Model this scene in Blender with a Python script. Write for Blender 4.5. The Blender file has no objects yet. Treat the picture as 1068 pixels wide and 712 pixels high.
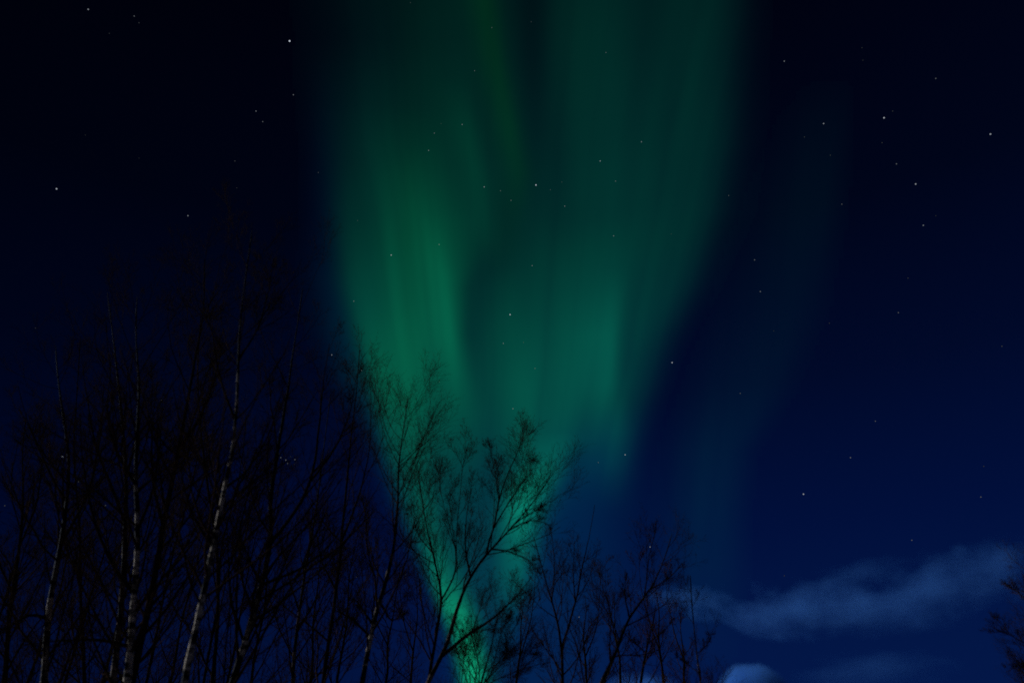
import bpy, math, random
import numpy as np
from mathutils import Vector

rng = np.random.default_rng(11)
random.seed(11)
scene = bpy.context.scene
COL = scene.collection
R = math.radians

# ------------------------------------------------------------------ camera
FPX = 800.0                       # focal length in pixels of the 1068 px wide photograph
PITCH = R(30.0)
CAM = np.array([0.0, 0.0, 1.6])
cam = bpy.data.cameras.new('camera')
cam.lens = 36.0 * FPX / 1068.0
cam.sensor_width = 36.0
cam.clip_start = 0.1
cam.clip_end = 200000.0
cam.dof.use_dof = True            # lens wide open, focused on the stars
cam.dof.focus_distance = 40000.0
cam.dof.aperture_fstop = 0.75
camo = bpy.data.objects.new('camera', cam)
camo.location = CAM
camo.rotation_euler = (math.pi / 2 + PITCH, 0, 0)
COL.objects.link(camo)
scene.camera = camo

# ------------------------------------------------------------------ night sky, moon, exposure
w = bpy.data.worlds.new('World')
scene.world = w
w.use_nodes = True
nt = w.node_tree
nt.nodes.clear()
out = nt.nodes.new('ShaderNodeOutputWorld')
bg = nt.nodes.new('ShaderNodeBackground')
tc = nt.nodes.new('ShaderNodeTexCoord')
sep = nt.nodes.new('ShaderNodeSeparateXYZ')
ramp = nt.nodes.new('ShaderNodeValToRGB')
nt.links.new(tc.outputs['Generated'], sep.inputs[0])
nt.links.new(sep.outputs['Z'], ramp.inputs['Fac'])
SKY = [(0.00, (0.0012, 0.0092, 0.0700)), (0.13, (0.0009, 0.0082, 0.0600)), (0.27, (0.0004, 0.0049, 0.0425)),
       (0.43, (0.0003, 0.0029, 0.0222)), (0.60, (0.0002, 0.0015, 0.0098)), (0.80, (0.0002, 0.0006, 0.0044)),
       (1.00, (0.0002, 0.0004, 0.0034))]
els = ramp.color_ramp.elements
while len(els) < len(SKY):
    els.new(0.5)
for e, (p, c) in zip(els, SKY):
    e.position = p
    e.color = (*c, 1)
side = nt.nodes.new('ShaderNodeMapRange')          # sky gets darker towards the left
side.inputs['From Min'].default_value = -0.6
side.inputs['From Max'].default_value = 0.10
side.inputs['To Min'].default_value = 0.38
side.inputs['To Max'].default_value = 1.0
nt.links.new(sep.outputs['X'], side.inputs['Value'])
mul = nt.nodes.new('ShaderNodeMix')
mul.data_type = 'RGBA'
mul.blend_type = 'MULTIPLY'
mul.inputs[0].default_value = 1.0
nt.links.new(ramp.outputs['Color'], mul.inputs[6])
nt.links.new(side.outputs['Result'], mul.inputs[7])
nt.links.new(mul.outputs[2], bg.inputs['Color'])
bg.inputs['Strength'].default_value = 1.0
nt.links.new(bg.outputs[0], out.inputs[0])

SUN_AZ, SUN_EL = R(68.0), R(14.0)                  # the moon: out of frame to the left, low
sun = bpy.data.lights.new('moon', 'SUN')
sun.energy = 3.0
sun.angle = R(0.5)
sun.color = (0.66, 0.78, 0.96)
suno = bpy.data.objects.new('moon', sun)
to_sun = Vector((-math.sin(SUN_AZ) * math.cos(SUN_EL), math.cos(SUN_AZ) * math.cos(SUN_EL), math.sin(SUN_EL)))
suno.rotation_euler = to_sun.to_track_quat('Z', 'Y').to_euler()
COL.objects.link(suno)

scene.view_settings.view_transform = 'Standard'
scene.view_settings.look = 'None'
scene.view_settings.exposure = 0.0
scene.view_settings.gamma = 1.0
scene.view_settings.use_curve_mapping = False
scene.cycles.use_denoising = False
scene.cycles.max_bounces = 4
scene.cycles.volume_bounces = 2
scene.cycles.transparent_max_bounces = 16
scene.cycles.sample_clamp_indirect = 0.1

# ------------------------------------------------------------------ helpers
cP, sP = math.cos(PITCH), math.sin(PITCH)
def ray(x, y):
    """unit direction for a point of the 1068 x 712 photograph"""
    a = (np.asarray(x, float) - 534.0) / FPX
    b = (356.0 - np.asarray(y, float)) / FPX
    d = np.stack([a, cP - b * sP, sP + b * cP], -1)
    return d / np.linalg.norm(d, axis=-1, keepdims=True)
def at_depth(x, y, dep):
    """the point seen there at a ground distance dep in front of the camera"""
    d = ray(x, y)
    return CAM + d * (np.asarray(dep, float) / d[..., 1])[..., None]
def at_range(x, y, r):
    return CAM + ray(x, y) * np.asarray(r, float)[..., None]

def tag(o, label=None, cat=None, group=None, kind=None):
    if label: o['label'] = label
    if cat: o['category'] = cat
    if group: o['group'] = group
    if kind: o['kind'] = kind
    return o
def empty(name, loc):
    o = bpy.data.objects.new(name, None)
    o.location = loc
    o.empty_display_size = 0.3
    COL.objects.link(o)
    return o

def mesh_np(name, verts, quads, mat, parent=None, smooth=True):
    me = bpy.data.meshes.new(name)
    n, q = len(verts), len(quads)
    me.vertices.add(n)
    me.vertices.foreach_set('co', np.ascontiguousarray(verts, np.float32).ravel())
    me.loops.add(q * 4)
    me.loops.foreach_set('vertex_index', np.ascontiguousarray(quads, np.int32).ravel())
    me.polygons.add(q)
    me.polygons.foreach_set('loop_start', np.arange(0, q * 4, 4, dtype=np.int32))
    me.polygons.foreach_set('use_smooth', np.full(q, smooth))
    me.update(calc_edges=True)
    me.materials.append(mat)
    o = bpy.data.objects.new(name, me)
    if parent is not None:
        o.parent = parent
        verts_off = np.array(parent.location)
        me.vertices.foreach_set('co', np.ascontiguousarray(verts - verts_off, np.float32).ravel())
        me.update()
    COL.objects.link(o)
    return o

def tubes(P, rad, S):
    """P (N,K,3), rad (N,K) -> verts, quads of N tapered tubes with S sides"""
    N, K, _ = P.shape
    T = np.gradient(P, axis=1)
    T /= np.linalg.norm(T, axis=-1, keepdims=True) + 1e-9
    m = T.mean(1)
    ref = np.where(np.abs(m[:, 2:3]) > 0.8, np.array([[1.0, 0.13, 0.0]]), np.array([[0.0, 0.13, 1.0]]))
    U = np.cross(T, ref[:, None, :])
    U /= np.linalg.norm(U, axis=-1, keepdims=True) + 1e-9
    V = np.cross(T, U)
    a = np.arange(S) * 2 * np.pi / S
    ring = U[:, :, None, :] * np.cos(a)[None, None, :, None] + V[:, :, None, :] * np.sin(a)[None, None, :, None]
    verts = (P[:, :, None, :] + ring * rad[:, :, None, None]).reshape(-1, 3)
    base = (np.arange(N) * K * S)[:, None, None]
    k = (np.arange(K - 1) * S)[None, :, None]
    s = np.arange(S)[None, None, :]
    s2 = (np.arange(S) + 1) % S
    s2 = s2[None, None, :]
    q = np.stack([base + k + s, base + k + s2, base + k + S + s2, base + k + S + s], -1).reshape(-1, 4)
    return verts, q

def join(parts):
    vs, qs, off = [], [], 0
    for v, q in parts:
        vs.append(v); qs.append(q + off); off += len(v)
    return np.concatenate(vs), np.concatenate(qs)

# ------------------------------------------------------------------ materials
def new_mat(name):
    m = bpy.data.materials.new(name)
    m.use_nodes = True
    t = m.node_tree
    b = t.nodes['Principled BSDF']
    return m, t, b
def N(t, kind, **inputs):
    n = t.nodes.new(kind)
    for k, v in inputs.items():
        n.inputs[k.replace('_', ' ')].default_value = v
    return n
def coords(t, scale):
    tcn = t.nodes.new('ShaderNodeTexCoord')
    mp = t.nodes.new('ShaderNodeMapping')
    mp.inputs['Scale'].default_value = scale
    t.links.new(tcn.outputs['Object'], mp.inputs['Vector'])
    return mp.outputs[0]
def ramp_node(t, fac, stops):
    r = t.nodes.new('ShaderNodeValToRGB')
    e = r.color_ramp.elements
    while len(e) < len(stops):
        e.new(0.5)
    for el, (p, c) in zip(e, stops):
        el.position = p
        el.color = (*c, 1)
    t.links.new(fac, r.inputs['Fac'])
    return r.outputs['Color']

def birch_bark(name, pale, dark, cut):
    """pale papery bark, broken by black horizontal scars, dark lichen and peeled patches"""
    m, t, b = new_mat(name)
    bands = N(t, 'ShaderNodeTexNoise', Scale=1.0, Detail=3.0, Roughness=0.6)
    t.links.new(coords(t, (2.0, 2.0, 4.2)), bands.inputs['Vector'])
    patch = N(t, 'ShaderNodeTexNoise', Scale=1.0, Detail=2.0)
    t.links.new(coords(t, (2.2, 2.2, 1.5)), patch.inputs['Vector'])
    scar = N(t, 'ShaderNodeTexNoise', Scale=1.0, Detail=2.0)
    t.links.new(coords(t, (9.0, 9.0, 42.0)), scar.inputs['Vector'])
    c1 = ramp_node(t, bands.outputs['Fac'], [(cut - 0.03, dark), (cut + 0.03, pale)])
    c2 = ramp_node(t, patch.outputs['Fac'], [(0.40, (0.06, 0.06, 0.06)), (0.52, (1, 1, 1))])
    c3 = ramp_node(t, scar.outputs['Fac'], [(0.36, (0.2, 0.2, 0.2)), (0.50, (1, 1, 1))])
    m1 = N(t, 'ShaderNodeMix'); m1.data_type = 'RGBA'; m1.blend_type = 'MULTIPLY'; m1.inputs[0].default_value = 1
    m2 = N(t, 'ShaderNodeMix'); m2.data_type = 'RGBA'; m2.blend_type = 'MULTIPLY'; m2.inputs[0].default_value = 1
    t.links.new(c1, m1.inputs[6]); t.links.new(c2, m1.inputs[7])
    t.links.new(m1.outputs[2], m2.inputs[6]); t.links.new(c3, m2.inputs[7])
    # older bark is pale; above a height that differs from tree to tree the young stem is brown
    tz = t.nodes.new('ShaderNodeTexCoord')
    sz = t.nodes.new('ShaderNodeSeparateXYZ')
    t.links.new(tz.outputs['Object'], sz.inputs[0])
    oi = t.nodes.new('ShaderNodeObjectInfo')
    sc = t.nodes.new('ShaderNodeSeparateColor')
    t.links.new(oi.outputs['Color'], sc.inputs[0])
    hi = t.nodes.new('ShaderNodeMath'); hi.operation = 'MULTIPLY_ADD'
    t.links.new(sc.outputs[0], hi.inputs[0]); hi.inputs[1].default_value = -20.0
    t.links.new(sz.outputs['Z'], hi.inputs[2])
    wv = t.nodes.new('ShaderNodeMath'); wv.operation = 'MULTIPLY_ADD'
    t.links.new(patch.outputs['Fac'], wv.inputs[0]); wv.inputs[1].default_value = 2.0
    t.links.new(hi.outputs[0], wv.inputs[2])
    young = t.nodes.new('ShaderNodeMapRange')
    young.inputs['From Min'].default_value = 0.7
    young.inputs['From Max'].default_value = 1.4
    t.links.new(wv.outputs[0], young.inputs['Value'])
    m3 = N(t, 'ShaderNodeMix'); m3.data_type = 'RGBA'
    t.links.new(young.outputs[0], m3.inputs[0])
    t.links.new(m2.outputs[2], m3.inputs[6])
    m3.inputs[7].default_value = (0.018, 0.012, 0.008, 1)
    t.links.new(m3.outputs[2], b.inputs['Base Color'])
    b.inputs['Roughness'].default_value = 0.85
    b.inputs['Specular IOR Level'].default_value = 0.05
    bump = N(t, 'ShaderNodeBump', Strength=0.5, Distance=0.01)
    t.links.new(scar.outputs['Fac'], bump.inputs['Height'])
    t.links.new(bump.outputs[0], b.inputs['Normal'])
    return m
def plain_bark(name, c0, c1):
    m, t, b = new_mat(name)
    n = N(t, 'ShaderNodeTexNoise', Scale=1.0, Detail=4.0)
    t.links.new(coords(t, (6.0, 6.0, 9.0)), n.inputs['Vector'])
    t.links.new(ramp_node(t, n.outputs['Fac'], [(0.35, c0), (0.65, c1)]), b.inputs['Base Color'])
    b.inputs['Roughness'].default_value = 0.9
    b.inputs['Specular IOR Level'].default_value = 0.0
    return m

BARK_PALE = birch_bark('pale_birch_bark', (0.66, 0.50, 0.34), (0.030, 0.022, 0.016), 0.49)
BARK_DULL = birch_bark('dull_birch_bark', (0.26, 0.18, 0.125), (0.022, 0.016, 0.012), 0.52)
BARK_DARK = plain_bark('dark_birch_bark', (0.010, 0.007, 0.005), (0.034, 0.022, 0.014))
TWIG = plain_bark('brown_twig_bark', (0.026, 0.014, 0.009), (0.050, 0.027, 0.016))
TWIG_RED = plain_bark('red_brown_twig_bark', (0.040, 0.016, 0.009), (0.075, 0.030, 0.016))
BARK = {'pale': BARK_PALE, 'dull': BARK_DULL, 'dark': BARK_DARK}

# ------------------------------------------------------------------ ground
def ground():
    m, t, b = new_mat('heath_with_old_snow')
    n = N(t, 'ShaderNodeTexNoise', Scale=0.22, Detail=6.0, Roughness=0.62)
    tcn = t.nodes.new('ShaderNodeTexCoord')
    t.links.new(tcn.outputs['Object'], n.inputs['Vector'])
    c = ramp_node(t, n.outputs['Fac'], [(0.40, (0.035, 0.028, 0.018)), (0.54, (0.07, 0.06, 0.045)), (0.62, (0.6, 0.62, 0.65))])
    t.links.new(c, b.inputs['Base Color'])
    b.inputs['Roughness'].default_value = 0.9
    xs = np.concatenate([-np.geomspace(12000, 1, 40), [0], np.geomspace(1, 12000, 40)])
    X, Y = np.meshgrid(xs, xs, indexing='ij')
    r = np.hypot(X, Y)
    Z = 0.05 * np.sin(X * 0.31 + 1) * np.sin(Y * 0.27) * np.minimum(1, r / 4.0)
    n_ = len(xs)
    v = np.stack([X, Y, Z], -1).reshape(-1, 3)
    i = np.arange(n_ - 1)
    I, J = np.meshgrid(i, i, indexing='ij')
    q = np.stack([I * n_ + J, (I + 1) * n_ + J, (I + 1) * n_ + J + 1, I * n_ + J + 1], -1).reshape(-1, 4)
    o = mesh_np('ground', v, q, m)
    tag(o, kind='structure')
ground()

# ------------------------------------------------------------------ trees
def resample(pts, n, smooth=True):
    pts = np.asarray(pts, float)
    s = np.concatenate([[0], np.cumsum(np.linalg.norm(np.diff(pts, axis=0), axis=1))])
    u = np.linspace(0, s[-1], n)
    p = np.stack([np.interp(u, s, pts[:, k]) for k in range(3)], -1)
    if smooth and n > 6:
        for _ in range(3):
            p[1:-1] = 0.25 * p[:-2] + 0.5 * p[1:-1] + 0.25 * p[2:]
    return p

def norm(v):
    return v / (np.linalg.norm(v, axis=-1, keepdims=True) + 1e-9)

def grow(P, rad, k, t0, t1, length, ang, up, wob, K, rfrac, rmin, tip=0.55):
    """k side shoots along every polyline of P; length is a fraction of the parent's length"""
    Nn, Kp, _ = P.shape
    L = np.linalg.norm(np.diff(P, axis=1), axis=-1).sum(1)
    t = np.sort(rng.uniform(t0, t1, (Nn, k)), axis=1)
    f = t * (Kp - 1)
    i = np.clip(f.astype(int), 0, Kp - 2)
    fr = (f - i)[..., None]
    n = np.arange(Nn)[:, None]
    pos = P[n, i] * (1 - fr) + P[n, i + 1] * fr
    r0 = rad[n, i] * (1 - fr[..., 0]) + rad[n, i + 1] * fr[..., 0]
    T = norm(P[n, i + 1] - P[n, i])
    a = norm(np.cross(T, np.array([0.2, 1.0, 0.1])))
    b = np.cross(T, a)
    phi = rng.uniform(0, 2 * np.pi, (Nn, 1)) + np.arange(k)[None] * 2.4 + rng.normal(0, 0.35, (Nn, k))
    th = ang * rng.uniform(0.7, 1.3, (Nn, k))
    d = T * np.cos(th)[..., None] + (a * np.cos(phi)[..., None] + b * np.sin(phi)[..., None]) * np.sin(th)[..., None]
    ln = L[:, None] * length * (1.0 - (1.0 - tip) * (t - t0) / max(1e-6, 1 - t0)) * rng.uniform(0.65, 1.25, (Nn, k))
    pos, d, ln, r0 = pos.reshape(-1, 3), norm(d.reshape(-1, 3)), ln.ravel(), r0.ravel()
    M = len(pos)
    Q = np.empty((M, K, 3))
    Q[:, 0] = pos
    step = (ln / (K - 1))[:, None]
    for j in range(1, K):
        d = norm(d + np.array([0, 0, up]) + rng.normal(0, wob, (M, 3)))
        Q[:, j] = Q[:, j - 1] + d * step
    rs = np.maximum(np.minimum(r0 * rfrac, ln * 0.0075 + rmin), rmin)
    rr = rs[:, None] * np.linspace(1, 0.35, K)[None]
    return Q, np.maximum(rr, rmin * 0.5)

def tree(name, label, cat, group, dep, stems, width, crown=0.35, bark='dull', limb_bark='dark', l1=20, l2=7, l3=6, l4=0,
         len1=0.25, ang1=0.72, up1=0.10, twig=None, drift=0.0, clusters=(), topr=0.012, rmin=0.0026, len2=0.5, len3=0.5, pale_to=560):
    """stems: polylines seen in the photograph; the first is the trunk and is carried down to the ground"""
    twig = twig or TWIG
    px = FPX
    main = stems[0]
    pts = np.array([at_depth(x, y, dep + drift * i / max(1, len(main) - 1)) for i, (x, y) in enumerate(main)])
    low = pts[0]
    slope = pts[1] - pts[0]
    sx = np.clip(slope[0] / max(0.2, slope[2]), -0.5, 0.5)
    foot = []
    if low[2] > 0.3:
        for u in (1.0, 0.66, 0.33):
            h = low[2] * (1 - u)
            dz = low[2] - h
            foot.append([low[0] - sx * dz * (1 - 0.35 * u), low[1], h - (0.12 if u == 1.0 else 0)])
    full = np.array(foot + list(pts))
    root = empty(name, (full[0][0], full[0][1], 0.0))
    tag(root, label, cat, group)
    dist = np.linalg.norm(low - CAM)
    rb = width * 0.36 / px * dist
    n = max(24, 3 * len(full))
    P = resample(full, n)
    lowf = low[2] / full[-1][2]
    u = np.linspace(0, 1, n)
    rad = rb * np.clip((1 - u) / max(1e-3, 1 - lowf), 0.0, 1.6) ** 0.85
    rad = np.maximum(rad, topr) * (1 + 0.55 * np.exp(-u * 22))
    rad[-1] = topr * 0.5
    rad = rad * (1 + 0.05 * np.sin(np.arange(n) * 2.3) + 0.04 * rng.normal(size=n))
    P[1:] += np.cumsum(rng.normal(0, 0.004, (n - 1, 3)), 0) * np.minimum(1, (1 - u[1:, None]) * 4)
    to = mesh_np('trunk', *tubes(P[None], rad[None], 10), BARK[bark], root)
    to.color = (float(at_depth(534.0, pale_to, dep)[2]) / 20.0, 0, 0, 1)
    bare_P, bare_r = [P[None]], [rad[None]]
    kids = []
    # explicit limbs
    for s in stems[1:]:
        opt = {}
        if isinstance(s, dict):
            opt = s; s = s['p']
        d0 = dep + drift * 0.5
        dd = opt.get('dd', rng.uniform(-0.8, 0.8))
        lp = np.array([at_depth(x, y, d0 + dd * i / (len(s) - 1)) for i, (x, y) in enumerate(s)])
        # root the limb on the nearest point of the trunk or of an earlier limb
        best, bp, br = 1e9, None, None
        for cp, cr in [(P, rad)] + kids:
            dq = np.linalg.norm(cp - lp[0], axis=1)
            j = int(dq.argmin())
            if dq[j] < best:
                best, bp, br = dq[j], cp[j], cr[j]
        if best < 1.2:
            lp[0] = bp
        k = max(14, 3 * len(s))
        lp = resample(lp, k)
        lw = opt.get('w', width * 0.5) * 0.4 / px * dist
        lr = np.maximum(np.minimum(lw, br * 0.9) * (1 - np.linspace(0, 1, k)) ** 0.8, topr * 0.6)
        lp[2:] += np.cumsum(rng.normal(0, 0.006, (k - 2, 3)), 0)
        kids.append((lp, lr))
        lo = mesh_np('limb', *tubes(lp[None], lr[None], 7), BARK[opt.get('bark', limb_bark)], root)
        lo.color = to.color
    # grown crown
    parts = []
    t0 = crown
    Lm = P.shape[1]
    A, ar = grow(P[None], rad[None], l1, t0, 0.96, len1, ang1, up1, 0.10, 7, 0.5, 0.006)
    parts.append(tubes(A, ar, 5))
    src = [(A, ar, l2)]
    for lp, lr in kids:
        B, br_ = grow(lp[None], lr[None], max(6, int(l1 * 0.38)), 0.2, 0.96, max(len1 * 1.1, 0.36), ang1 * 0.85, up1, 0.10, 7, 0.55, 0.005)
        parts.append(tubes(B, br_, 5))
        src.append((B, br_, l2))
    P1 = np.concatenate([s[0] for s in src]); R1 = np.concatenate([s[1] for s in src])
    C2, r2 = grow(P1, R1, l2, 0.15, 0.95, len2, 0.62, 0.10, 0.11, 6, 0.6, rmin * 1.3)
    parts.append(tubes(C2, r2, 3))
    C3, r3 = grow(C2, r2, l3, 0.12, 0.93, len3, 0.60, 0.08, 0.13, 5, 0.7, rmin)
    parts.append(tubes(C3, r3, 3))
    if l4:
        C4, r4 = grow(C3, r3, l4, 0.25, 0.95, 0.55, 0.7, 0.06, 0.2, 3, 0.8, rmin * 0.85)
        parts.append(tubes(C4, r4, 3))
    v, q = join(parts)
    mesh_np('crown', v, q, twig, root)
    for (cx, cy, cr) in clusters:            # dense knots of twigs
        c = at_depth(cx, cy, dep)
        rr_ = cr / px * np.linalg.norm(c - CAM)
        M = 60
        d = norm(rng.normal(size=(M, 3)) * np.array([1.6, 1, 0.6]) + np.array([0.5, 0, 0.3]))
        ln = rr_ * rng.uniform(0.5, 1.3, M)
        Q = c + d[:, None, :] * (ln[:, None] * np.linspace(0.02, 1, 4)[None])[..., None]
        Q[:, 1:] += rng.normal(0, rr_ * 0.12, (M, 3, 3))
        mesh_np('twig_cluster', *tubes(Q, np.full((M, 4), rmin * 1.1), 3), BARK_DARK, root)
    return root

G_LEFT = 'tall bare birches at the left'
G_MID = 'bare trees in front of the aurora'
G_RIGHT = 'low bare trees at the centre right'

# ---- left stand
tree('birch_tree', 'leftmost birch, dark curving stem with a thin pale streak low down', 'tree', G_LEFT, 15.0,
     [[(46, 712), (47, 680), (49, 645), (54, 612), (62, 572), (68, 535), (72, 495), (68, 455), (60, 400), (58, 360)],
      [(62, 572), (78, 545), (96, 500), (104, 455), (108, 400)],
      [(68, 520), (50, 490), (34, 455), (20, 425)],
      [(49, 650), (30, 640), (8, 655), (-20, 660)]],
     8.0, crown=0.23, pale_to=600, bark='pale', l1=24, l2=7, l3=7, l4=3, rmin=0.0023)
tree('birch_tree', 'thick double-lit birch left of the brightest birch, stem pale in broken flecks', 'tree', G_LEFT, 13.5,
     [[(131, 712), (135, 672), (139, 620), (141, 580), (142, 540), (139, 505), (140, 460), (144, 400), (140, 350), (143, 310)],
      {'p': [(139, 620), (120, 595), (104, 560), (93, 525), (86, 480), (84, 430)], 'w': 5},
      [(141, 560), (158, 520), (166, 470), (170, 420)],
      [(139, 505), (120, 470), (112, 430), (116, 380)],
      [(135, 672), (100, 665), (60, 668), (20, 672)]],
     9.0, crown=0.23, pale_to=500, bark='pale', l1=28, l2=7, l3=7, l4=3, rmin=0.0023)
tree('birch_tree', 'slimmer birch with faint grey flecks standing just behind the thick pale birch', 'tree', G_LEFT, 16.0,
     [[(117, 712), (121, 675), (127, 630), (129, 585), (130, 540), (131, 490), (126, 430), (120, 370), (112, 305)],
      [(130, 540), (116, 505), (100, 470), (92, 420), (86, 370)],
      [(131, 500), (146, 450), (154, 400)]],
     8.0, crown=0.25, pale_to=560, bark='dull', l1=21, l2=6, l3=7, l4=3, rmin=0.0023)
tree('birch_tree', 'black stem leaning right out of the foot of the thick pale birch', 'tree', G_LEFT, 14.2,
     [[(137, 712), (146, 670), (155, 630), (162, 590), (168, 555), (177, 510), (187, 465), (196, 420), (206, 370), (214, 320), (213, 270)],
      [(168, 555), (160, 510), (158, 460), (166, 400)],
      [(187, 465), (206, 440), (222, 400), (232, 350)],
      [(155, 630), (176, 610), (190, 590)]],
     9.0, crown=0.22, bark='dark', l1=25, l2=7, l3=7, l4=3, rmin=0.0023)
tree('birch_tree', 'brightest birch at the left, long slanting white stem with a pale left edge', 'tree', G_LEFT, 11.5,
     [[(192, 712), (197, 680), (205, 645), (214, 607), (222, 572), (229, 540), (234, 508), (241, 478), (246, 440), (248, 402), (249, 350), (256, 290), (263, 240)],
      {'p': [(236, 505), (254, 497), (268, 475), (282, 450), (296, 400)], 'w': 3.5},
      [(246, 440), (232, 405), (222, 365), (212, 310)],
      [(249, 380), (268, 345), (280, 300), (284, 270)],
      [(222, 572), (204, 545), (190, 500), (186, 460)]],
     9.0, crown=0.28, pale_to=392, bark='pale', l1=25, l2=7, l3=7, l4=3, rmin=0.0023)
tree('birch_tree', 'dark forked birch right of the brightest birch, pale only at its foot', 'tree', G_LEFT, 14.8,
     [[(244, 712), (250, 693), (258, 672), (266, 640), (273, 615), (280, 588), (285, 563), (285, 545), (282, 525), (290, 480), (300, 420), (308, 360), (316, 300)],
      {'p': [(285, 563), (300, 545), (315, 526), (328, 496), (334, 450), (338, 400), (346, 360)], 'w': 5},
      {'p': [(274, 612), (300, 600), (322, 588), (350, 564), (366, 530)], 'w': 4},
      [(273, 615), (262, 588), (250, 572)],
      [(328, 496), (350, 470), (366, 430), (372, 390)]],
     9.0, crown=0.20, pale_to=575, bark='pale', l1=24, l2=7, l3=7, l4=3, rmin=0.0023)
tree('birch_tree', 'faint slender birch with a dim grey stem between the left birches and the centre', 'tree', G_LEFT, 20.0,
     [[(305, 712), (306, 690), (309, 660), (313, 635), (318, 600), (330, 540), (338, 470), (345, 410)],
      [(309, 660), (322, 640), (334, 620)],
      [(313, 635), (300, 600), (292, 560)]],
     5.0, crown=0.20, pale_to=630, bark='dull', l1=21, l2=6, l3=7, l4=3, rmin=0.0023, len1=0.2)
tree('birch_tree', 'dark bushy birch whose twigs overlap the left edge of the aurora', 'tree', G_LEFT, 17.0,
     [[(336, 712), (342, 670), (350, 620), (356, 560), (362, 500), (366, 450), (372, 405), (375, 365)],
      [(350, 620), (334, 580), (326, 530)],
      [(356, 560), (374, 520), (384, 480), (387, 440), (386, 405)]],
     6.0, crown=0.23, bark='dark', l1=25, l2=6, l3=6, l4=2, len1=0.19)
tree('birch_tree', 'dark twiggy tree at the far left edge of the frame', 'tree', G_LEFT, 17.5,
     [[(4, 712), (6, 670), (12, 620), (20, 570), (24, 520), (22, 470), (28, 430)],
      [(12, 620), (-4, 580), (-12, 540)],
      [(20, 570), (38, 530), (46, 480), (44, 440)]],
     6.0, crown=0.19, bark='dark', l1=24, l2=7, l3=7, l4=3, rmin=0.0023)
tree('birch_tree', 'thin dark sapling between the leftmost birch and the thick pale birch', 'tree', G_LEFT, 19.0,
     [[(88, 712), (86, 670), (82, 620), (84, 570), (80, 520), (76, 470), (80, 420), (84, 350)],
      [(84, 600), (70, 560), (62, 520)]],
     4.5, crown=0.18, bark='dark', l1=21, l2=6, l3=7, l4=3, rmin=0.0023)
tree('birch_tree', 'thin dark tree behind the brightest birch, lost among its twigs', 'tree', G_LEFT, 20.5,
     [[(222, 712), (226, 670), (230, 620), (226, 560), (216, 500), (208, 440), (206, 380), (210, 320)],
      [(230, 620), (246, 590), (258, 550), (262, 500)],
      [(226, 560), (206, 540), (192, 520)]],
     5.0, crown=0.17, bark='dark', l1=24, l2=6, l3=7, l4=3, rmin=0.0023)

# ---- centre
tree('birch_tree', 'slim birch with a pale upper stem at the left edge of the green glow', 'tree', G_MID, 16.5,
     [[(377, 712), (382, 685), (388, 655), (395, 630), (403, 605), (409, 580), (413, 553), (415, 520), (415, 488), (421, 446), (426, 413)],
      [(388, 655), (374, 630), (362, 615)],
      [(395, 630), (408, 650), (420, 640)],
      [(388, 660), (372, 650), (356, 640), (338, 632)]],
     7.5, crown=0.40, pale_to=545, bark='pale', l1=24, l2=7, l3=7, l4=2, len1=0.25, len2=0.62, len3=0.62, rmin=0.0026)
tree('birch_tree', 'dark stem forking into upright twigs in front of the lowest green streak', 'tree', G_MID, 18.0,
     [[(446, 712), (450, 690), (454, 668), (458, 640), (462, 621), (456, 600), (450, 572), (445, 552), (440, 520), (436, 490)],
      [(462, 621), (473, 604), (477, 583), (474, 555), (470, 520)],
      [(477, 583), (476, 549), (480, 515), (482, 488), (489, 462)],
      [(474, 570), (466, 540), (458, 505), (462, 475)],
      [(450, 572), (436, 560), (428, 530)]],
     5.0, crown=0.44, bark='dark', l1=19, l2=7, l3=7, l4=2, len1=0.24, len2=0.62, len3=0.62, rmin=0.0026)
tree('birch_tree', 'spreading dark tree with fanned limbs in the middle of the aurora', 'tree', G_MID, 17.0,
     [[(441, 722), (449, 704), (461, 681), (468, 668), (471, 645), (479, 622), (490, 598), (504, 580), (520, 563), (538, 544), (557, 522), (567, 506), (577, 494)],
      {'p': [(461, 681), (485, 664), (505, 652), (524, 638), (541, 622), (556, 600)], 'w': 5, 'bark': 'dull'},
      {'p': [(504, 580), (511, 562), (516, 546), (520, 521), (528, 496), (540, 472), (547, 448), (551, 432)], 'w': 5},
      {'p': [(520, 524), (519, 505), (517, 490), (512, 470), (510, 455)], 'w': 3},
      {'p': [(516, 548), (528, 526), (540, 510), (552, 495), (562, 480)], 'w': 3},
      {'p': [(528, 552), (545, 545), (560, 543), (572, 548)], 'w': 2.5},
      {'p': [(538, 544), (552, 535), (568, 530)], 'w': 2.5},
      {'p': [(490, 598), (484, 570), (486, 540), (492, 510)], 'w': 3},
      {'p': [(513, 572), (536, 575), (556, 585), (566, 600)], 'w': 2.5}],
     6.5, crown=0.58, pale_to=640, bark='dull', l1=14, l2=8, l3=7, l4=2, len1=0.22, len2=0.62, len3=0.62, rmin=0.0026, clusters=[(555, 480, 9)])
tree('birch_shrub', 'low fan of upright stems at the bottom centre beside the brightest green', 'shrub', G_MID, 15.0,
     [[(500, 724), (508, 700), (514, 676), (517, 652), (522, 632)],
      [(502, 718), (520, 694), (536, 682), (552, 676), (566, 672)],
      [(502, 718), (522, 690), (534, 662), (546, 642)],
      [(502, 718), (498, 690), (490, 664), (492, 640)],
      [(504, 712), (516, 686), (524, 656), (534, 632)],
      [(502, 720), (530, 702), (556, 694), (574, 690)],
      [(500, 722), (490, 702), (480, 686), (470, 672)], [(500, 722), (494, 696), (482, 668), (474, 648)]],
     3.5, crown=0.36, bark='dark', l1=13, l2=7, l3=7, l4=2, len1=0.35, len2=0.62, len3=0.62, rmin=0.0026, clusters=[(558, 682, 9)])
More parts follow.
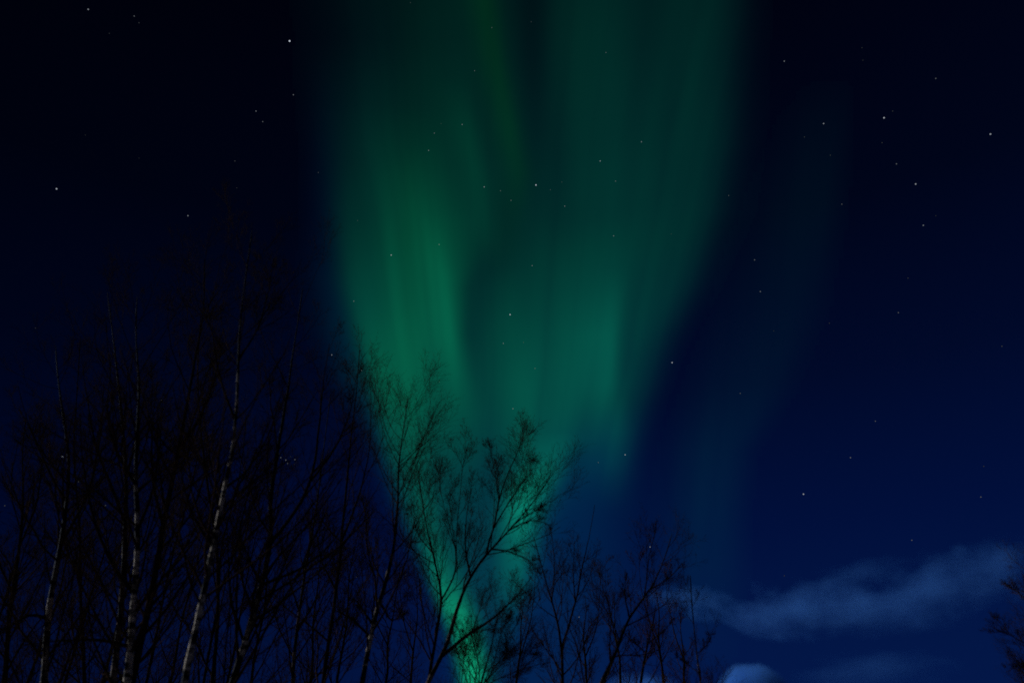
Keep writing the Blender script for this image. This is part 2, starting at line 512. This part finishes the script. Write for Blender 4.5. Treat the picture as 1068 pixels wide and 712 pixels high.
# ---- centre right
tree('birch_tree', 'slim two-stemmed dark tree just right of the green glow', 'tree', G_RIGHT, 18.5,
     [[(586, 712), (586, 690), (585, 672), (582, 648), (575, 626), (568, 602), (562, 580), (557, 560)],
      {'p': [(585, 672), (594, 647), (600, 628), (604, 600), (610, 575), (615, 552), (619, 527)], 'w': 3.5},
      [(575, 626), (578, 600), (576, 570), (572, 548)],
      [(600, 628), (598, 595), (600, 565)]],
     4.5, crown=0.42, bark='dark', l1=17, l2=6, l3=5, l4=2, len1=0.22, len2=0.62, len3=0.62, rmin=0.0024)
tree('birch_tree', 'dark tree leaning right with a twiggy top left of the cloud', 'tree', G_RIGHT, 17.0,
     [[(625, 716), (632, 702), (642, 686), (650, 662), (658, 641), (670, 625), (681, 612), (690, 592), (697, 572), (701, 556)],
      [(670, 625), (674, 600), (678, 575), (684, 552)],
      [(658, 641), (650, 620), (652, 600)],
      [(681, 612), (700, 600), (710, 585)]],
     5.0, crown=0.44, pale_to=690, bark='dull', l1=16, l2=6, l3=5, l4=2, len1=0.22, len2=0.62, len3=0.62, rmin=0.0024)
tree('birch_tree', 'small dark tree with reddish twigs between the leaning tree and the thin pale stem', 'tree', G_RIGHT, 18.0,
     [[(667, 714), (670, 696), (672, 684), (676, 668), (681, 650), (684, 632)],
      [(672, 684), (660, 668), (652, 660)],
      [(676, 668), (690, 660), (700, 648)]],
     4.0, crown=0.38, bark='dark', l1=17, l2=6, l3=5, l4=2, len1=0.24, len2=0.62, len3=0.62, rmin=0.0024, twig=TWIG_RED)
tree('birch_tree', 'thin pale birch sapling with red-brown twigs beside the bright rounded cloud', 'tree', G_RIGHT, 16.0,
     [[(731, 714), (729, 700), (727, 685), (725, 668), (723, 650), (721, 634), (720, 600)],
      [(729, 700), (716, 690), (706, 684)],
      [(727, 685), (738, 672), (744, 660)]],
     2.6, crown=0.40, pale_to=640, bark='dull', l1=13, l2=6, l3=5, l4=2, len1=0.18, len2=0.62, len3=0.62, rmin=0.0024, twig=TWIG_RED)
tree('birch_tree', 'dark twiggy tree reaching in from the right edge of the frame', 'tree', G_RIGHT, 16.0,
     [[(1098, 720), (1094, 690), (1088, 660), (1082, 630), (1076, 600), (1074, 575)],
      {'p': [(1094, 690), (1072, 672), (1050, 660), (1036, 655)], 'w': 1.6},
      {'p': [(1082, 630), (1062, 618), (1046, 606)], 'w': 1.5},
      {'p': [(1096, 700), (1074, 700), (1052, 690)], 'w': 1.5}],
     5.0, crown=0.32, bark='dark', l1=26, l2=8, l3=5, l4=3, len1=0.20, rmin=0.0018, len2=0.62, len3=0.62)

# ---- thin trees further back
def back_tree(x, top, dep, label, group, twig=None, l1=26):
    lean = rng.normal(0, 6)
    conv = (534 - x) * (716 - top) / 1740.0
    n = 7
    st = []
    for i in range(n):
        f = i / (n - 1)
        st.append((x + (conv + lean) * f + rng.normal(0, 2.2) * (i > 0), 716 + (top - 716) * f))
    m = st[2]
    side_ = random.choice((-1, 1))
    lim = [(m[0], m[1]), (m[0] + side_ * 10, m[1] - 26), (m[0] + side_ * 16 + conv * 0.3, m[1] - 62), (m[0] + side_ * 17 + conv * 0.4, m[1] - 96)]
    tree('birch_tree', label, 'tree', group, dep, [st, lim], 3.6, crown=0.18, bark='dark', l1=l1, l2=7, l3=6, l4=2, len1=0.2, ang1=0.7, rmin=0.0034, twig=twig)
for x, top, dep in [(-22, 470, 24), (28, 500, 26), (66, 470, 27), (106, 470, 27), (152, 400, 24), (176, 500, 28), (236, 520, 26), (212, 430, 25), (262, 470, 26),
                    (324, 520, 27), (352, 540, 25), (402, 590, 26), (428, 600, 28)]:
    back_tree(x, top, dep, 'thin dark bare tree lost in the tangle behind the left birches', 'thin dark trees behind the left birches')
for x, top, dep in [(538, 620, 28), (612, 620, 27), (648, 620, 26), (692, 600, 27), (714, 640, 25)]:
    back_tree(x, top, dep, 'thin dark bare tree in the low thicket behind the centre right trees', 'thin dark trees behind the centre right trees', l1=14,
              twig=TWIG_RED if x in (692, 714) else None)

# ------------------------------------------------------------------ aurora: glowing folded curtains high above the wood
def emission_sheet(name):
    m = bpy.data.materials.new(name)
    m.use_nodes = True
    t = m.node_tree
    t.nodes.clear()
    o = t.nodes.new('ShaderNodeOutputMaterial')
    add = t.nodes.new('ShaderNodeAddShader')
    tr = t.nodes.new('ShaderNodeBsdfTransparent')
    em = t.nodes.new('ShaderNodeEmission')
    at = t.nodes.new('ShaderNodeAttribute')
    at.attribute_name = 'glow'
    t.links.new(at.outputs['Color'], em.inputs['Color'])
    t.links.new(tr.outputs[0], add.inputs[0])
    t.links.new(em.outputs[0], add.inputs[1])
    t.links.new(add.outputs[0], o.inputs['Surface'])
    m.cycles.emission_sampling = 'NONE'
    return m
GLOW = emission_sheet('auroral_glow')

def noise1(u, seed, octaves=3):
    g = np.random.default_rng(seed)
    out_, amp, fr = np.zeros_like(u), 1.0, 1.0
    for _ in range(octaves):
        tab = g.uniform(-1, 1, 512)
        f = u * fr
        i = np.floor(f).astype(int)
        s = f - i
        s = s * s * (3 - 2 * s)
        out_ += amp * (tab[i % 512] * (1 - s) + tab[(i + 1) % 512] * s)
        amp *= 0.5; fr *= 2.1
    return out_

def streaks(X, Y, table, power=2.0):
    """table rows: y, centre x, left width, right width, strength of one soft ray of light"""
    tot = np.zeros_like(X)
    tb = np.array(table, float)
    c, sl, sr, am = (np.interp(Y, tb[:, 0], tb[:, k]) for k in (1, 2, 3, 4))
    d = X - c
    s = np.where(d < 0, sl, sr)
    tot = am * np.exp(-0.5 * np.abs(d / s) ** power)
    return tot

def sheet(name, label, x0, x1, y0, y1, step, fn, rng0, fold):
    xs, ys = np.arange(x0, x1 + 1, step, dtype=float), np.arange(y0, y1 + 1, step, dtype=float)
    X, Y = np.meshgrid(xs, ys, indexing='ij')
    rgb = fn(X, Y)
    # fade to nothing at the sheet's own border
    rgb = np.maximum(rgb, 0)
    Rg = rng0 * (1 + 0.10 * np.sin((X - 500) / 48.0 + 0.4 * np.sin(Y / 130.0)) * fold + 0.05 * np.sin((X - 380) / 19.0) * fold)
    P = at_range(X, Y, Rg)
    nx, ny = X.shape
    I, J = np.meshgrid(np.arange(nx - 1), np.arange(ny - 1), indexing='ij')
    q = np.stack([I * ny + J, (I + 1) * ny + J, (I + 1) * ny + J + 1, I * ny + J + 1], -1).reshape(-1, 4)
    vs = P.reshape(-1, 3)
    lum = rgb.sum(-1).ravel()
    q = q[lum[q].max(1) > 0.0012]
    used = np.unique(q)
    remap = np.full(len(vs), -1); remap[used] = np.arange(len(used))
    o = mesh_np(name, vs[used], remap[q], GLOW)
    ca = o.data.color_attributes.new('glow', 'FLOAT_COLOR', 'POINT')
    col = np.ones((len(used), 4), np.float32)
    col[:, :3] = rgb.reshape(-1, 3)[used]
    ca.data.foreach_set('color', col.ravel())
    tag(o, label, 'aurora', 'aurora curtains')
    return o

def main_aurora(X, Y):
    rayc = (X - 505) / (1050 - Y) * 1000          # rays fan out from far below
    g = np.zeros_like(X)
    # broad veil of the whole funnel
    veil = [(-60, 578, 178, 142, .010), (0, 576, 174, 144, .0125), (120, 568, 152, 144, .017), (220, 560, 136, 138, .021),
            (300, 547, 120, 120, .030), (370, 535, 104, 96, .038), (430, 525, 84, 84, .040), (490, 525, 64, 72, .034),
            (560, 518, 46, 42, .034), (630, 508, 30, 34, .022), (720, 500, 20, 22, .018)]
    g += streaks(X, Y, veil, 4.0)
    # left lobe
    left = [(40, 400, 50, 60, .0), (110, 408, 42, 40, .005), (170, 425, 36, 32, .018), (230, 436, 38, 34, .036), (290, 440, 46, 32, .050),
            (340, 430, 40, 36, .062), (390, 428, 34, 38, .066), (440, 428, 24, 36, .052), (500, 432, 15, 30, .046), (560, 447, 12, 18, .070),
            (600, 458, 9, 14, .13), (635, 471, 8, 13, .24), (660, 480, 8, 13, .22), (690, 489, 8, 12, .32), (720, 494, 8, 11, .32)]
    g += streaks(X, Y, left, 2.2)
    # bright ray within the left lobe
    r1 = [(150, 425, 10, 12, .0), (220, 437, 12, 14, .010), (290, 462, 13, 10, .020), (350, 470, 13, 9, .024), (400, 482, 11, 9, .014), (450, 490, 10, 12, .0)]
    g += streaks(X, Y, r1)
    # left outer edge glow
    edge = [(60, 385, 26, 30, .0), (140, 376, 22, 28, .004), (220, 368, 15, 28, .012), (300, 374, 12, 26, .020), (360, 388, 9, 24, .030), (410, 402, 9, 22, .036), (470, 412, 9, 20, .030), (540, 432, 8, 16, .02), (600, 455, 7, 12, .0)]
    g += streaks(X, Y, edge)
    # long thin streak from the top
    r2 = [(-60, 498, 13, 12, .010), (0, 506, 13, 10, .011), (60, 515, 12, 9, .010), (120, 527, 12, 8, .010), (180, 540, 12, 9, .006), (240, 545, 12, 9, .0)]
    g += streaks(X, Y, r2)
    r2b = [(80, 470, 12, 12, .0), (130, 482, 12, 12, .008), (190, 500, 12, 12, .010), (250, 510, 11, 10, .010), (310, 515, 10, 9, .0)]
    g += streaks(X, Y, r2b)
    # right lobe
    right = [(-60, 620, 26, 24, .006), (40, 622, 26, 24, .008), (140, 630, 30, 26, .006), (230, 628, 36, 28, .008), (300, 620, 36, 26, .020), (350, 612, 38, 24, .036),
             (400, 604, 38, 28, .040), (450, 580, 34, 26, .034), (480, 570, 18, 14, .070), (510, 556, 16, 12, .150), (535, 547, 15, 12, .150), (565, 546, 18, 11, .080), (610, 540, 22, 12, .050), (650, 522, 20, 14, .012), (700, 505, 18, 16, .01)]
    g += streaks(X, Y, right)
    r3 = [(280, 640, 14, 10, .0), (350, 634, 16, 8, .028), (410, 636, 17, 9, .032), (450, 638, 18, 12, .026), (500, 634, 20, 14, .008), (540, 630, 20, 14, .0)]
    g += streaks(X, Y, r3)
    rightedge = [(-60, 745, 34, 22, .010), (60, 738, 34, 20, .010), (150, 734, 40, 20, .012), (220, 720, 36, 20, .014), (290, 700, 30, 19, .016), (350, 672, 24, 18, .020), (420, 654, 20, 15, .020), (480, 642, 16, 12, .010), (530, 634, 16, 12, .0)]
    g += streaks(X, Y, rightedge)
    # dark lanes between the rays
    lane = [(180, 560, 24, 24, .0), (240, 520, 20, 24, .18), (300, 492, 10, 18, .42), (350, 490, 9, 14, .46), (400, 497, 10, 12, .25), (450, 500, 12, 14, .0)]
    g *= 1 - streaks(X, Y, lane)
    lane2 = [(-60, 553, 18, 18, .60), (60, 555, 16, 16, .55), (140, 560, 14, 16, .36), (200, 562, 18, 20, .16), (260, 575, 20, 24, .0)]
    g *= 1 - streaks(X, Y, lane2)
    lane3 = [(420, 612, 12, 12, .0), (460, 612, 16, 16, .15), (500, 605, 18, 24, .45), (540, 598, 20, 40, .85), (600, 600, 26, 40, .95), (720, 590, 30, 60, .95)]
    g *= 1 - streaks(X, Y, lane3)
    lane4 = [(470, 480, 20, 20, .0), (540, 492, 18, 22, .22), (600, 505, 14, 20, .25), (660, 525, 14, 24, .4), (720, 530, 12, 24, .6)]
    g *= 1 - streaks(X, Y, lane4)
    r4 = [(280, 520, 16, 18, .0), (340, 524, 16, 20, .012), (400, 528, 20, 24, .018), (450, 530, 24, 24, .008), (490, 530, 24, 24, .0)]
    g += streaks(X, Y, r4)
    for k_, (xa, ya, xb, yb, sw, am) in enumerate([(398, 150, 420, 380, 5, .16), (425, 180, 446, 400, 4, .18), (440, 200, 462, 400, 4, .14), (455, 230, 478, 430, 4, .16),
                                                   (588, 200, 584, 430, 7, .12), (650, 40, 632, 420, 8, .14), (690, 60, 664, 380, 9, .16), (600, -40, 604, 260, 9, .14),
                                                   (548, 330, 540, 520, 7, .14), (720, -40, 716, 200, 9, .14), (480, 60, 508, 260, 6, .14)]):
        f_ = (Y - ya) / (yb - ya)
        g *= 1 + am * np.exp(-0.5 * ((X - (xa + (xb - xa) * f_)) / sw) ** 2) * np.clip(1.2 - np.abs(f_ - 0.5) * 2.2, 0, 1)
    # fine ray structure
    g *= 1 + 0.10 * noise1(rayc / 24.0 + 0.3 * noise1(Y / 160.0, 5), 3) + 0.05 * noise1(Y / 90.0 + X / 200.0, 8)
    blue = 0.42 + 0.14 * np.clip((X - 440) / 200, -0.2, 1) - 0.10 * np.clip((Y - 540) / 100, 0, 1)
    blue = blue + 0.40 * np.exp(-g / 0.014) + 0.12 * np.clip((425 - X) / 40, 0, 1) * np.clip((420 - Y) / 100, 0, 1)
    blue = blue - 0.22 * streaks(X, Y, [(-60, 500, 16, 12, 1.0), (60, 516, 14, 10, 1.0), (180, 542, 14, 10, .8), (300, 520, 14, 10, .0)])
    # bluish rim light of the fading lower right side
    rim = streaks(X, Y, [(420, 640, 26, 24, .0), (480, 620, 34, 26, .012), (530, 590, 40, 40, .015), (590, 575, 40, 50, .013), (650, 560, 40, 60, .010), (720, 550, 40, 60, .008)])
    lrim = streaks(X, Y, [(60, 340, 14, 16, .0), (180, 338, 14, 14, .0016), (280, 340, 14, 14, .003), (360, 362, 14, 12, .004), (440, 394, 14, 10, .004), (540, 424, 12, 10, .006), (620, 456, 12, 10, .006), (720, 474, 12, 10, .006)])
    return np.stack([0.012 * g, g + rim * 0.8 + lrim * 0.4, g * blue + rim * 1.6 + lrim * 2.0], -1)
sheet('aurora', 'bright green funnel-shaped aurora rising from behind the centre trees', 296, 850, -60, 730, 3, main_aurora, 16000.0, 1.0)

def side_aurora(X, Y):
    g = streaks(X, Y, [(60, 880, 40, 16, .0), (130, 868, 44, 16, .0012), (220, 850, 50, 22, .0020), (320, 820, 50, 30, .0018), (400, 782, 40, 30, .0026), (470, 752, 34, 20, .0050),
                       (530, 745, 34, 20, .0055), (590, 742, 36, 22, .0045), (650, 735, 36, 24, .0020), (720, 730, 36, 30, .0)], 2.4)
    g *= 1 + 0.12 * noise1(X / 14.0 + Y / 140.0, 21)
    g *= 1.25
    return np.stack([0.02 * g, g, 1.1 * g], -1)
sheet('aurora', 'faint dim teal aurora streak hanging right of the bright funnel', 640, 950, 40, 730, 5, side_aurora, 19000.0, 0.6)

# ------------------------------------------------------------------ stars
def star_material():
    m = bpy.data.materials.new('starlight')
    m.use_nodes = True
    t = m.node_tree
    t.nodes.clear()
    o = t.nodes.new('ShaderNodeOutputMaterial')
    em = t.nodes.new('ShaderNodeEmission')
    oi = t.nodes.new('ShaderNodeObjectInfo')
    t.links.new(oi.outputs['Color'], em.inputs['Color'])
    t.links.new(em.outputs[0], o.inputs['Surface'])
    m.cycles.emission_sampling = 'NONE'
    return m
STARLIGHT = star_material()
import bmesh
bm = bmesh.new()
bmesh.ops.create_icosphere(bm, subdivisions=2, radius=1.0)
star_me = bpy.data.meshes.new('star')
bm.to_mesh(star_me); bm.free()
star_me.materials.append(STARLIGHT)
SR = 40000.0
proto = bpy.data.objects.new('star', star_me)
first = [True]
def star(x, y, mag, label, group, tint=(0.88, 0.96, 1.1)):
    o = proto if first[0] else proto.copy()
    first[0] = False
    o.location = at_range(x, y, SR)
    r = 0.46 + 0.13 * min(mag, 3)
    s = r / FPX * SR
    o.scale = (s, s, s)
    e = 0.062 * mag ** 1.9
    o.color = (e * tint[0], e * tint[1], e * tint[2], 1)
    tag(o, label, 'star', group)
    COL.objects.link(o)
SG = 'stars of the night sky'
BRIGHT = [(302, 43, 3, 'brightest white star, alone in the black sky left of the aurora top'),
          (59, 197, 2.2, 'clear white star in the black sky at the far left'),
          (92, 10, 1.6, 'small white star close to the upper left corner'),
          (196, 225, 1.4, 'lone faint star just above the left birch crowns'),
          (559, 193, 2.4, 'bright white star in the middle of the aurora, among a few faint ones'),
          (532, 328, 2.2, 'white star in the lower middle of the green aurora, above the fanned tree'),
          (408, 266, 1.8, 'white star inside the left bright lobe of the aurora'),
          (701, 378, 2.1, 'white star at the right edge of the green funnel'),
          (652, 474, 1.8, 'white star at the lower right rim of the green funnel'),
          (838, 515, 2.1, 'lone white star in the blue sky above the cloud band'),
          (678, 570, 1.6, 'white star caught in the top of the right-leaning tree'),
          (1033, 140, 2.0, 'white star near the right edge high in the sky'),
          (922, 123, 2.2, 'bright white star at the upper right, above two fainter ones'),
          (955, 192, 1.9, 'white star at the upper right below the brighter one'),
          (818, 64, 1.3, 'small white star in the dark sky right of the aurora top'),
          (65, 476, 2.3, 'white star low at the far left shining through birch twigs'),
          (887, 477, 1.2, 'small star in the blue sky right of the star above the cloud'),
          (604, 643, 1.3, 'small star seen between the stems of the two-stemmed tree')]
for x, y, m_, lab in BRIGHT:
    star(x, y, m_, lab, SG)
FAINT = [(140, 17, 1), (145, 24, .6), (306, 99, 1.2), (267, 116, 1.2), (274, 127, 1), (114, 35, .5), (332, 180, .7), (245, 168, .7),
         (247, 196, .5), (89, 141, .4), (145, 165, .4), (899, 50, .5), (900, 63, .5), (976, 82, 1), (859, 129, 1.6), (839, 143, .6),
         (931, 116, .6), (920, 149, .6), (866, 162, .6), (935, 171, 1.1), (878, 213, .9), (963, 235, 1.4), (976, 225, .5), (760, 204, .8),
         (787, 271, 1.1), (793, 304, 1.2), (937, 326, 1), (947, 290, .6), (865, 337, .6), (772, 410, .9), (913, 439, 1), (1045, 361, .7),
         (624, 482, .9), (1023, 518, 1), (1026, 486, .6), (951, 563, 1), (818, 600, .6), (505, 195, 1.5), (522, 199, .9), (533, 209, 1),
         (574, 198, .7), (586, 190, .6), (589, 215, 1.2), (626, 168, 1.5), (642, 189, 1), (669, 148, 1.3), (640, 246, 1.2), (555, 277, 1.2),
         (458, 255, 1.1), (453, 139, 1), (460, 129, .5), (447, 157, 1.2), (495, 74, .9), (482, 130, 1.2), (632, 55, .9), (554, 23, .6),
         (428, 3, .6), (525, 358, 1.2), (546, 357, .6), (558, 384, .9), (458, 398, .7), (369, 314, 1.1), (377, 386, 1.5), (346, 370, 1.6),
         (535, 426, 1.2), (373, 230, .6), (513, 29, .8), (82, 502, 1.3), (110, 527, 1.1), (118, 482, 1), (168, 417, 1.1), (166, 424, .6),
         (45, 478, .5), (5, 527, .7), (37, 342, .5), (120, 378, .5), (422.6, 599, 1), (371.6, 601.5, .8), (700, 244, .5), (807, 345, .5)]
for x, y, m_ in FAINT:
    star(x, y, m_, 'tiny faint star, one of many scattered over the night sky', 'faint stars scattered over the sky')
for x, y, m_ in [(293, 477, 1.4), (298, 479.5, 1.4), (300, 483, 1.3), (307.5, 479, 1.2), (303, 476, .6), (291, 473, .6), (307, 484, .5)]:
    star(x, y, m_, 'tiny star of the tight little cluster shining through the left birches', 'star cluster behind the left birches')

# ------------------------------------------------------------------ clouds: soft moonlit vapour low in the sky
def cloud_material(name, dens, nscale, thr, soft, colour, namp):
    m = bpy.data.materials.new(name)
    m.use_nodes = True
    t = m.node_tree
    t.nodes.clear()
    o = t.nodes.new('ShaderNodeOutputMaterial')
    vs = t.nodes.new('ShaderNodeVolumePrincipled')
    vs.inputs['Color'].default_value = (*colour, 1)
    vs.inputs['Anisotropy'].default_value = 0.0
    tcn = t.nodes.new('ShaderNodeTexCoord')
    mp = t.nodes.new('ShaderNodeMapping')
    mp.inputs['Scale'].default_value = nscale
    t.links.new(tcn.outputs['Object'], mp.inputs['Vector'])
    nz = N(t, 'ShaderNodeTexNoise', Scale=1.0, Detail=4.0, Roughness=0.55)
    t.links.new(mp.outputs[0], nz.inputs['Vector'])
    ln = t.nodes.new('ShaderNodeVectorMath'); ln.operation = 'LENGTH'
    t.links.new(tcn.outputs['Object'], ln.inputs[0])
    def mth(op, a, b):
        n = t.nodes.new('ShaderNodeMath'); n.operation = op
        for k, v in enumerate((a, b)):
            if isinstance(v, (int, float)): n.inputs[k].default_value = v
            else: t.links.new(v, n.inputs[k])
        return n.outputs[0]
    fall = mth('SUBTRACT', 1.0, ln.outputs['Value'])              # 1 in the middle, 0 at the shell
    v = mth('ADD', fall, mth('MULTIPLY', mth('SUBTRACT', nz.outputs['Fac'], 0.5), namp))
    v = mth('DIVIDE', mth('SUBTRACT', v, thr), soft)
    cl = t.nodes.new('ShaderNodeClamp')
    t.links.new(v, cl.inputs['Value'])
    edge = t.nodes.new('ShaderNodeClamp')
    t.links.new(mth('MULTIPLY', fall, 5.0), edge.inputs['Value'])
    d = mth('MULTIPLY', mth('MULTIPLY', cl.outputs[0], edge.outputs[0]), dens)
    t.links.new(d, vs.inputs['Density'])
    t.links.new(vs.outputs[0], o.inputs['Volume'])
    return m
CR = 6000.0
def cloud(label, x, y, hx, hy, depth, dens, nscale=(1.6, 1.6, 1.6), thr=0.25, soft=0.6, roll=0.0, rngm=CR, namp=2.2, colour=(0.12, 0.37, 0.92)):
    bm = bmesh.new()
    bmesh.ops.create_icosphere(bm, subdivisions=4, radius=1.0)
    me = bpy.data.meshes.new('cloud')
    bm.to_mesh(me); bm.free()
    o = bpy.data.objects.new('cloud', me)
    c = at_range(x, y, rngm)
    o.location = c
    az = math.atan2(c[0], c[1])
    o.rotation_euler = (0, R(roll), -az)
    o.scale = (hx / FPX * rngm, depth, hy / FPX * rngm)
    me.materials.append(cloud_material('cloud_vapour', dens, nscale, thr, soft, colour, namp))
    COL.objects.link(o)
    tag(o, label, 'cloud', 'moonlit clouds low in the sky')
    return o
cloud('long pale blue cloud band low at the right, left and brightest stretch', 826, 637, 122, 27, 700, 0.0014, (3.2, 1.5, 1.0), 0.28, 0.95, 4, namp=3.0)
cloud('dim upper end of the cloud band climbing to the right edge', 965, 616, 135, 33, 700, 0.0011, (3.2, 1.5, 1.2), 0.30, 1.0, -8, 6400, namp=3.0)
cloud('thin pale cloud wisp behind the trees at the left end of the cloud band', 712, 622, 62, 16, 300, 0.0010, (2.4, 1.5, 1.1), 0.25, 0.6, 10, 6600, namp=2.4)
cloud('small bright rounded cloud at the bottom edge below the cloud band', 784, 727, 40, 34, 260, 0.020, (1.2, 1.2, 1.2), 0.10, 0.40, 0, 5200, 0.7, (0.13, 0.40, 0.92))
cloud('soft bright cloud patch behind the low trees at the bottom', 662, 726, 52, 26, 300, 0.004, (1.4, 1.4, 1.2), 0.15, 0.6, 0, 5300)
cloud('very faint cloud wisp low at the right between the bright cloud and the edge', 905, 700, 80, 22, 400, 0.0005, (1.5, 1.5, 1.0), 0.2, 0.7, 0, 6800)
cloud('very faint cloud wisp floating just above the cloud band', 890, 600, 60, 16, 300, 0.0006, (1.5, 1.5, 1.0), 0.2, 0.7, -6, 7000)
